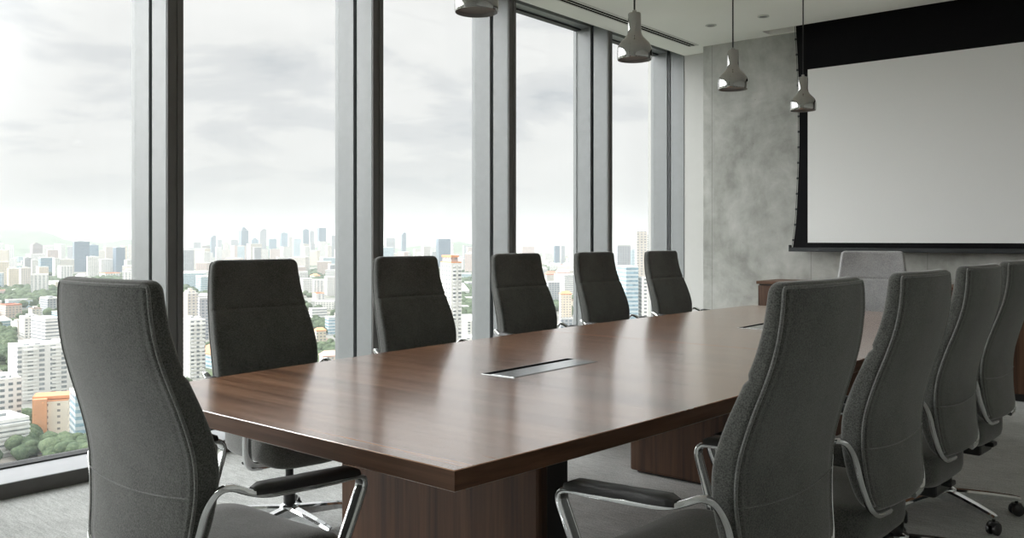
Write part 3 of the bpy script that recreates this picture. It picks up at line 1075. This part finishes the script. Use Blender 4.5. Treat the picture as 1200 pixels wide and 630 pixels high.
def back_w(z):
    wv = lerp_tab(W_TAB, z)
    r = 0.028
    if z > ZTOP - r:
        q = (z - (ZTOP - r)) / r
        wv -= r * (1 - math.sqrt(max(0, 1 - q * q)))
    r = 0.055
    if z < ZB + r:
        q = ((ZB + r) - z) / r
        wv -= r * (1 - math.sqrt(max(0, 1 - q * q)))
    return wv


def back_section(z, n=7):
    """ring of points: rounded, slightly dished rectangle; starts at rear left corner"""
    wv = back_w(z)
    t_ = lerp_tab(T_TAB, z)
    yr = lerp_tab(Y_TAB, z)
    edge = 1.0
    for zz, rr in ((ZTOP, 0.018), (ZB, 0.018)):
        q = abs(z - zz)
        if q < rr:
            edge = min(edge, 0.35 + 0.65 * math.sqrt(max(0, 1 - (1 - q / rr) ** 2)))
    th = t_ * edge
    yr = yr + (t_ - th) / 2
    yf = yr + th
    r = min(0.021, th * 0.49)
    seam = 0.0
    if abs(z - 0.945) < 0.012:
        seam = 0.007 * (1 - abs(z - 0.945) / 0.012)
    yf -= seam
    pts = []

    def dish(x, y, front):
        c = 0.020 if z > 0.6 else 0.020
        s = (x / max(wv, 1e-4)) ** 2
        return (x, y + c * s, z)
    m = 10
    # rear face left -> right
    gr = 0.0015 if edge > 0.99 else 0.0
    xs = [(-(wv - r) + 0.000, 0), (-(wv - r) - 0.0 + 0.007, gr), (-(wv - r) + 0.014, 0)]
    xs += [(-(wv - r) + 0.03 + 2 * (wv - r - 0.03) * k / m, 0) for k in range(m + 1)]
    xs += [((wv - r) - 0.014, 0), ((wv - r) - 0.007, gr), ((wv - r), 0)]
    for x, dy in xs:
        pts.append(dish(x, yr + dy, False))
    for k in range(1, n):
        a = -PI / 2 + PI / 2 * k / n
        pts.append(dish(wv - r + r * math.cos(a), yr + r + r * math.sin(a), False))
    pts.append(dish(wv, yr + r, False))
    pts.append(dish(wv, yf - r, True))
    for k in range(1, n):
        a = PI / 2 * k / n
        pts.append(dish(wv - r + r * math.cos(a), yf - r + r * math.sin(a), True))
    for k in range(m + 1):
        x = (wv - r) - 2 * (wv - r) * k / m
        pts.append(dish(x, yf, True))
    for k in range(1, n):
        a = PI / 2 + PI / 2 * k / n
        pts.append(dish(-(wv - r) + r * math.cos(a), yf - r + r * math.sin(a), True))
    pts.append(dish(-wv, yf - r, True))
    pts.append(dish(-wv, yr + r, False))
    for k in range(1, n):
        a = PI + PI / 2 * k / n
        pts.append(dish(-(wv - r) + r * math.cos(a), yr + r + r * math.sin(a), False))
    return pts


def make_backrest():
    zs = set()
    z = ZB
    while z < ZTOP:
        zs.add(round(z, 4))
        z += 0.014
    for q in (0.0, 0.002, 0.005, 0.009, 0.014, 0.02, 0.028, 0.036, 0.046, 0.056):
        zs.add(round(ZTOP - q, 4))
        zs.add(round(ZB + q, 4))
    for q in (-0.012, -0.006, -0.002, 0, 0.002, 0.006, 0.012):
        zs.add(round(0.945 + q, 4))
    return MB().rings([back_section(z) for z in sorted(zs)], True)


def seam_path(inset, rear=True, z0=0.50, z1=1.146):
    """the welt along the rear edge: up one side, over the top, down the other"""
    def pt(sgn, z):
        wv = back_w(z) - inset
        t_ = lerp_tab(T_TAB, z)
        y = lerp_tab(Y_TAB, z) + (0.0008 if rear else t_ - 0.0008)
        s = (wv / max(back_w(z), 1e-4)) ** 2
        return Vector((sgn * wv, y + 0.020 * s + (0.0035 if rear else -0.0035), z))
    up = []
    z = z0
    while z < z1 - 0.03:
        up.append(pt(-1, z))
        z += 0.02
    for q in (0.03, 0.02, 0.012, 0.006, 0.0):
        up.append(pt(-1, z1 - q))
    across = []
    a, b = up[-1], pt(1, z1)
    for k in range(1, 12):
        f = k / 12.0
        x = a.x + (b.x - a.x) * f
        across.append(Vector((x, lerp_tab(Y_TAB, z1) + (0.0023 if rear else lerp_tab(T_TAB, z1) - 0.0023) + 0.02 * (x / back_w(z1)) ** 2, z1)))
    down = [Vector((-p.x, p.y, p.z)) for p in reversed(up)]
    return up + across + down


def make_seat():
    """cushion with rounded plan and waterfall front"""
    zc0, zc1 = 0.350, 0.472
    rs = []
    nseg = 44

    def plan(scale_in):
        pts = []
        for k in range(nseg):
            a = 2 * PI * k / nseg
            c, s = math.cos(a), math.sin(a)
            e = 0.34
            x = (0.245 - scale_in) * math.copysign(abs(c) ** e, c)
            y = (0.228 - scale_in) * math.copysign(abs(s) ** e, s) + 0.030
            if y < 0:
                x *= 1 - 0.10 * (-y / 0.22)
            pts.append((x, y))
        return pts
    for z, ins in ((zc0, 0.03), (zc0 + 0.004, 0.014), (zc0 + 0.014, 0.004), (zc0 + 0.03, 0.0), (zc1 - 0.03, 0.0), (zc1 - 0.014, 0.005), (zc1 - 0.004, 0.016), (zc1 + 0.003, 0.04), (zc1 + 0.006, 0.10), (zc1 + 0.004, 0.17)):
        ring = []
        for x, y in plan(ins):
            drop = 0.0
            if y > 0.12:
                drop = ((y - 0.12) / 0.13) ** 2 * 0.022
            ring.append((x, y, z - drop + 0.012 * (x / 0.24) ** 2))
        rs.append(ring)
    return MB().rings(rs, True)


def make_chair(name, label, fabric, group):
    root = thing(name, label, 'chair', (0, 0, 0), 0, group)
    b = make_backrest().build('backrest', fabric, root, True, 50)
    MB().tube(seam_path(0.0045), 0.0042, 8).build('piping', M['piping'], b, True, 180)
    MB().tube([(-back_w(0.665) * 0.97 + 2 * back_w(0.665) * 0.97 * k / 20.0, lerp_tab(Y_TAB, 0.665) - 0.0005 + 0.02 * (0.97 * (2 * k / 20.0 - 1)) ** 2, 0.665 - 0.014 * (1 - (2 * k / 20.0 - 1) ** 2)) for k in range(21)], 0.0018, 6).build('rear_seam', M['piping'], b, True, 180)
    make_seat().build('seat', fabric, root, True, 60)
    # flat chrome loop: down the edge of the back, forward as armrest, round and under the seat
    for s in (-1, 1):
        pts = [(s * 0.10, -0.234, 0.470), (s * 0.204, -0.228, 0.471), (s * 0.234, -0.206, 0.56), (s * 0.254, -0.196, 0.645), (s * 0.298, -0.182, 0.700), (s * 0.312, -0.10, 0.660), (s * 0.312, 0.08, 0.646), (s * 0.310, 0.236, 0.640), (s * 0.295, 0.175, 0.48), (s * 0.268, 0.135, 0.345), (s * 0.10, 0.11, 0.340)]
        path = arc_path(pts, 0.05, 7)
        P = [Vector(p) for p in path]
        n_ = len(P)
        T = [(P[min(n_ - 1, i + 1)] - P[max(0, i - 1)]).normalized() for i in range(n_)]
        mid = min(range(n_), key=lambda i: (P[i] - Vector((s * 0.312, 0.05, 0.65))).length)
        SD = [None] * n_
        SD[mid] = Vector((1, 0, 0))
        for i in range(mid + 1, n_):
            SD[i] = (SD[i - 1] - T[i] * SD[i - 1].dot(T[i])).normalized()
        for i in range(mid - 1, -1, -1):
            SD[i] = (SD[i + 1] - T[i] * SD[i + 1].dot(T[i])).normalized()
        fixed = []
        for i, p in enumerate(P):
            nn = SD[i].cross(T[i])
            hw = 0.018 if i > mid - 8 else 0.012
            fixed.append([tuple(p + SD[i] * (hw * math.copysign(abs(math.cos(a_)) ** 0.55, math.cos(a_))) + nn * (0.0085 * math.copysign(abs(math.sin(a_)) ** 0.55, math.sin(a_)))) for a_ in [2 * PI * k / 12 for k in range(12)]])
        ao = MB().rings(fixed, True).build('armrest', M['chrome'], root, True, 35)
        pad = []
        for k in range(15):
            f = k / 14.0
            y = -0.115 + 0.315 * f
            z = 0.668 - 0.022 * f
            hw2 = 0.024 * (0.72 + 0.28 * math.sin(PI * min(1, f * 1.6 + 0.15) / 1.0) if f < 0.5 else 1.0) * (0.75 if k in (0, 14) else 1)
            h0, h1 = z - 0.002, z + 0.021 * (0.6 if k in (0, 14) else 1)
            x = s * 0.312
            pad.append([(x - hw2, y, h0), (x + hw2, y, h0), (x + hw2, y, h1 - 0.006), (x + hw2 * 0.75, y, h1), (x - hw2 * 0.75, y, h1), (x - hw2, y, h1 - 0.006)])
        MB().rings(pad, True).build('arm_pad', M['rubber'], ao, True, 50)
    # mechanism, lever, column
    mb = MB()
    mb.box(-0.09, 0.09, -0.17, 0.12, 0.300, 0.355, 0.012)
    mb.box(-0.03, 0.03, -0.205, -0.15, 0.335, 0.355, 0.006)
    mech = mb.build('tilt_mechanism', M['plastic'], root)
    MB().tube([(0.08, 0.02, 0.352), (0.20, 0.03, 0.350), (0.235, 0.03, 0.340)], 0.006, 8).build('lever', M['plastic'], mech, True)
    MB().lathe([(0.026, 0.06), (0.026, 0.22), (0.017, 0.222), (0.017, 0.31)], 0, 0, 20, True).build('gas_column', M['plastic'], root, True, 40)
    MB().lathe([(0.036, 0.062), (0.044, 0.070), (0.044, 0.115), (0.030, 0.124)], 0, 0, 24, True).build('hub', M['chrome'], root, True, 40)
    for k in range(5):
        a = PI / 2 + 2 * PI * k / 5
        c, sn = math.cos(a), math.sin(a)
        rs = []
        for q, hw2, z0, z1 in ((0.030, 0.026, 0.068, 0.112), (0.10, 0.023, 0.072, 0.108), (0.20, 0.020, 0.072, 0.100), (0.29, 0.017, 0.070, 0.090), (0.318, 0.012, 0.070, 0.084)):
            ring = []
            for u, z in ((-hw2, z0), (hw2, z0), (hw2, z1 - 0.008), (hw2 * 0.6, z1), (-hw2 * 0.6, z1), (-hw2, z1 - 0.008)):
                ring.append((q * c - u * sn, q * sn + u * c, z))
            rs.append(ring)
        lg = MB().rings(rs, True).build('leg', M['chrome'], root, True, 35)
        cxw, cyw = 0.302 * c, 0.302 * sn
        mb = MB()
        th = a + 0.9 + k * 1.3
        ca, sa = math.cos(th), math.sin(th)
        for side in (-1, 1):
            rs = []
            for off, r in ((0.006, 0.022), (0.008, 0.027), (0.020, 0.027), (0.024, 0.020)):
                rs.append([(cxw + side * off * ca - r * math.cos(2 * PI * j / 18) * sa, cyw + side * off * sa + r * math.cos(2 * PI * j / 18) * ca, 0.0275 + r * math.sin(2 * PI * j / 18)) for j in range(18)])
            mb.rings(rs, True)
        mb.lathe([(0.007, 0.028), (0.007, 0.074)], cxw, cyw, 10, True)
        mb.lathe([(0.022, 0.040), (0.024, 0.046), (0.020, 0.056)], cxw, cyw, 16, True)
        mb.build('caster', M['plastic'], lg, True, 40)
    return root


CG = 'high-back office chairs around the conference table'
first = make_chair('office_chair', 'grey high-back office chair nearest the window at the near table end, back turned to us', M['fabric'], CG)
# local +y is where the sitter faces
poses = [
    # x, y, rz(deg), label
    (-2.035, 1.23, 2.5, None),
    (-3.09, 2.21, -94.5, 'dark grey high-back chair facing us beyond the table corner, nearest of the window row'),
    (-3.12, 3.17, -94, 'dark grey high-back chair second from the near end of the window row'),
    (-3.26, 4.26, -96, 'dark grey high-back chair in the middle of the window row, third of five'),
    (-3.23, 5.12, -93.5, 'dark grey high-back chair second from the far end of the window row'),
    (-3.19, 6.00, -93, 'dark grey high-back chair at the far end of the window row, beside the white pier'),
    (-1.02, 2.00, 86, 'large grey high-back chair seen from behind, nearest on the side away from the windows'),
    (-0.985, 2.715, 86.5, 'grey high-back chair seen from behind, second along the side away from the windows'),
    (-0.99, 3.50, 86.5, 'grey high-back chair seen from behind, third along the side away from the windows'),
    (-1.00, 4.29, 86, 'grey high-back chair cut by the frame edge, fourth along the side away from the windows'),
]
for i, (x, y, a, lb) in enumerate(poses):
    o = first if i == 0 else copy_tree(first)
    o.location = (x, y, 0)
    o.rotation_euler = (0, 0, math.radians(a))
    if lb:
        o['label'] = lb
    if i == 6:
        o.scale = (1.02, 1, 1)
head = make_chair('office_chair', 'light grey high-back chair at the far table end, in front of the wooden sideboard', M['fabric_light'], None)
head.location = (-2.06, 6.62, 0)
head.rotation_euler = (0, 0, math.radians(194))
head.scale = (1.08, 1, 1)

# ------------------------------------------------------------------ sideboard
CX0, CX1, CY0, CY1 = -3.36, 1.2, 7.53, 8.02
cr = thing('sideboard', 'long low walnut sideboard against the concrete wall below the screen', 'sideboard', ((CX0 + CX1) / 2, (CY0 + CY1) / 2, 0))
hx, hy = (CX1 - CX0) / 2, (CY1 - CY0) / 2
MB().box(-hx + 0.012, hx - 0.012, -hy + 0.03, hy, 0.06, 0.828).build('carcass', M['walnut_z'], cr)
MB().box(-hx, hx, -hy, hy, 0.838, 0.865, 0.003).build('top', M['walnut_x'], cr)
MB().box(-hx + 0.02, hx - 0.02, -hy + 0.025, hy, 0.826, 0.839).build('shadow_gap', M['black_panel'], cr)
MB().box(-hx + 0.04, hx - 0.04, -hy + 0.06, hy, 0.0, 0.062).build('plinth', M['black_panel'], cr)
nd = 8
for k in range(nd):
    a = -hx + 0.014 + (2 * hx - 0.028) * k / nd
    b = -hx + 0.014 + (2 * hx - 0.028) * (k + 1) / nd
    MB().box(a + 0.0015, b - 0.0015, -hy + 0.008, -hy + 0.029, 0.066, 0.822, 0.001).build('door', M['walnut_z'], cr)

# ------------------------------------------------------------------ projection screen
PY = 7.90
sc = thing('projection_screen', 'large white projection screen with black borders hanging before the concrete wall', 'screen', (-1.6, PY, 1.13))
ox, oz = -1.6, 1.13
SXL, SXR = -3.018, -0.18


def edge_x(z):
    """tension edge of the black cloth: pinched at mid height"""
    tab = [(1.15, -3.166), (1.19, -3.158), (1.394, -3.131), (1.70, -3.114), (2.065, -3.100), (2.553, -3.100), (3.01, -3.118), (3.2, -3.130), (3.5, -3.140)]
    return lerp_tab(tab, z)


zt = HC + 0.2
cl = MB()
rows = []
nz = 40
for k in range(nz + 1):
    z = 1.15 + (zt - 1.15) * k / nz
    xl = edge_x(z)
    xr = SXR + (SXL - xl)
    row = []
    for x, y in ((xl, -0.0015), (xr, -0.0015), (xr, 0.0015), (xl, 0.0015)):
        row.append((x - ox, y, z - oz))
    rows.append(row)
cl.rings(rows, True).build('black_cloth', M['cloth'], sc)
MB().box(SXL - ox, SXR - ox, -0.0035, -0.0016, 1.217 - oz, 2.826 - oz).build('white_surface', M['screen'], sc)
bar = MB().box(-3.185 - ox, -0.02 - ox, -0.022, 0.022, 1.133 - oz, 1.172 - oz, 0.004).build('bottom_bar', M['bar'], sc)
for s in (-3.188, -0.017):
    MB().box(s - 0.006 - ox, s + 0.006 - ox, -0.024, 0.024, 1.133 - oz, 1.196 - oz, 0.003).build('end_cap', M['bar'], bar)
for side in (0, 1):
    pts = []
    for k in range(31):
        z = 1.17 + (zt - 1.17) * k / 30
        x = edge_x(z) - 0.010
        if side:
            x = SXR + SXL - x
        pts.append((x - ox, 0, z - oz))
    cdo = MB().tube(pts, 0.0022, 6).build('tension_cord', M['cord'], sc, True)
    for k in range(14):
        z = 1.24 + k * 0.145
        x = edge_x(z) - 0.006
        if side:
            x = SXR + SXL - x
        MB().box(x - 0.011 - ox, x + 0.008 - ox, -0.004, 0.004, z - 0.010 - oz, z + 0.010 - oz, 0.002).build('tab', M['bar'], sc)

# ------------------------------------------------------------------ pendant lamps
def make_lamp(name, label):
    root = thing(name, label, 'lamp', (0, 0, 0), 0, 'mirrored pendant lamps over the table')
    prof = [(0.0755, 0.0), (0.0775, 0.004), (0.0785, 0.012), (0.0785, 0.040), (0.077, 0.052), (0.073, 0.063), (0.066, 0.075), (0.055, 0.087), (0.044, 0.098), (0.0355, 0.109), (0.0315, 0.120), (0.030, 0.134), (0.0292, 0.204), (0.027, 0.209), (0.010, 0.2105)]
    sh = MB().lathe(prof, 0, 0, 48).build('shade', M['lamp'], root, True, 50)
    inner = [(0.0755, 0.0), (0.0735, 0.002), (0.0735, 0.038), (0.062, 0.070), (0.040, 0.094), (0.026, 0.12), (0.001, 0.121)]
    MB().lathe(inner, 0, 0, 40).build('shade_lining', M['lamp_in'], sh, True, 50)
    MB().lathe([(0.0005, 0.022), (0.060, 0.022), (0.0725, 0.016), (0.0725, 0.014), (0.0005, 0.014)], 0, 0, 32).build('diffuser', M['lamp_in'], sh, True, 40)
    MB().lathe([(0.010, 0.210), (0.0085, 0.222), (0.004, 0.226)], 0, 0, 16, True).build('cord_grip', M['lamp'], root, True, 40)
    return root


LZ = 2.055
lamp_pos = [(2.26, 'first pendant lamp from us, cut off by the upper frame edge above the third pane'), (3.315, 'mirrored bell pendant lamp hanging before the last window panes, second from us'), (4.31, 'mirrored bell pendant lamp hanging in front of the bare concrete wall, third from us'), (5.30, 'smallest looking pendant lamp, hanging in front of the screen edge')]
lamp0 = make_lamp('pendant_lamp', lamp_pos[0][1])
for i, (y, lb) in enumerate(lamp_pos):
    o = lamp0 if i == 0 else copy_tree(lamp0)
    o.location = (-2.055, y, LZ)
    o['label'] = lb
    if i == 0:
        MB().tube([(0, 0, 0.224), (0, 0, 0.7), (0, 0, HC - LZ - 0.002)], 0.0042, 8).build('cord', M['cord'], o, True)
        MB().lathe([(0.05, HC - LZ - 0.022), (0.052, HC - LZ - 0.016), (0.052, HC - LZ)], 0, 0, 24, True).build('ceiling_cap', M['lamp'], o, True)

# ------------------------------------------------------------------ ceiling fittings
v = thing('ceiling_vent', 'long white slot air vent with two black slots in the ceiling along the windows', 'vent', (-4.215, 4.2, HC))
vy0, vy1 = -4.0, 3.72
fr = MB()
for a, b in ((-0.056, -0.040), (-0.008, 0.002), (0.034, 0.064)):
    fr.box(a, b, vy0, vy1, -0.004, 0.0)
fr.box(-0.050, 0.060, vy1, vy1 + 0.012, -0.004, 0.0)
fr.box(-0.050, 0.060, vy0 - 0.012, vy0, -0.004, 0.0)
fr.build('frame', M['vent'], v)
for a, b in ((-0.040, -0.008), (0.002, 0.034)):
    MB().box(a, b, vy0, vy1, -0.0015, 0.0).build('slot', M['void'], v)


def downlight(x, y, label):
    r = thing('downlight', label, 'light', (x, y, HC), 0, 'small recessed ceiling spots')
    MB().lathe([(0.050, 0.0), (0.052, -0.005), (0.038, -0.008), (0.036, -0.002)], 0, 0, 28).build('trim_ring', M['vent'], r, True)
    MB().lathe([(0.036, -0.002), (0.030, -0.001), (0.001, -0.001)], 0, 0, 24).build('lens', M['spot'], r, True)
    return r


downlight(-3.684, 7.269, 'small recessed ceiling spot nearer to the windows, by the concrete wall')
downlight(-3.179, 7.275, 'small recessed ceiling spot between the last two lamp cords')
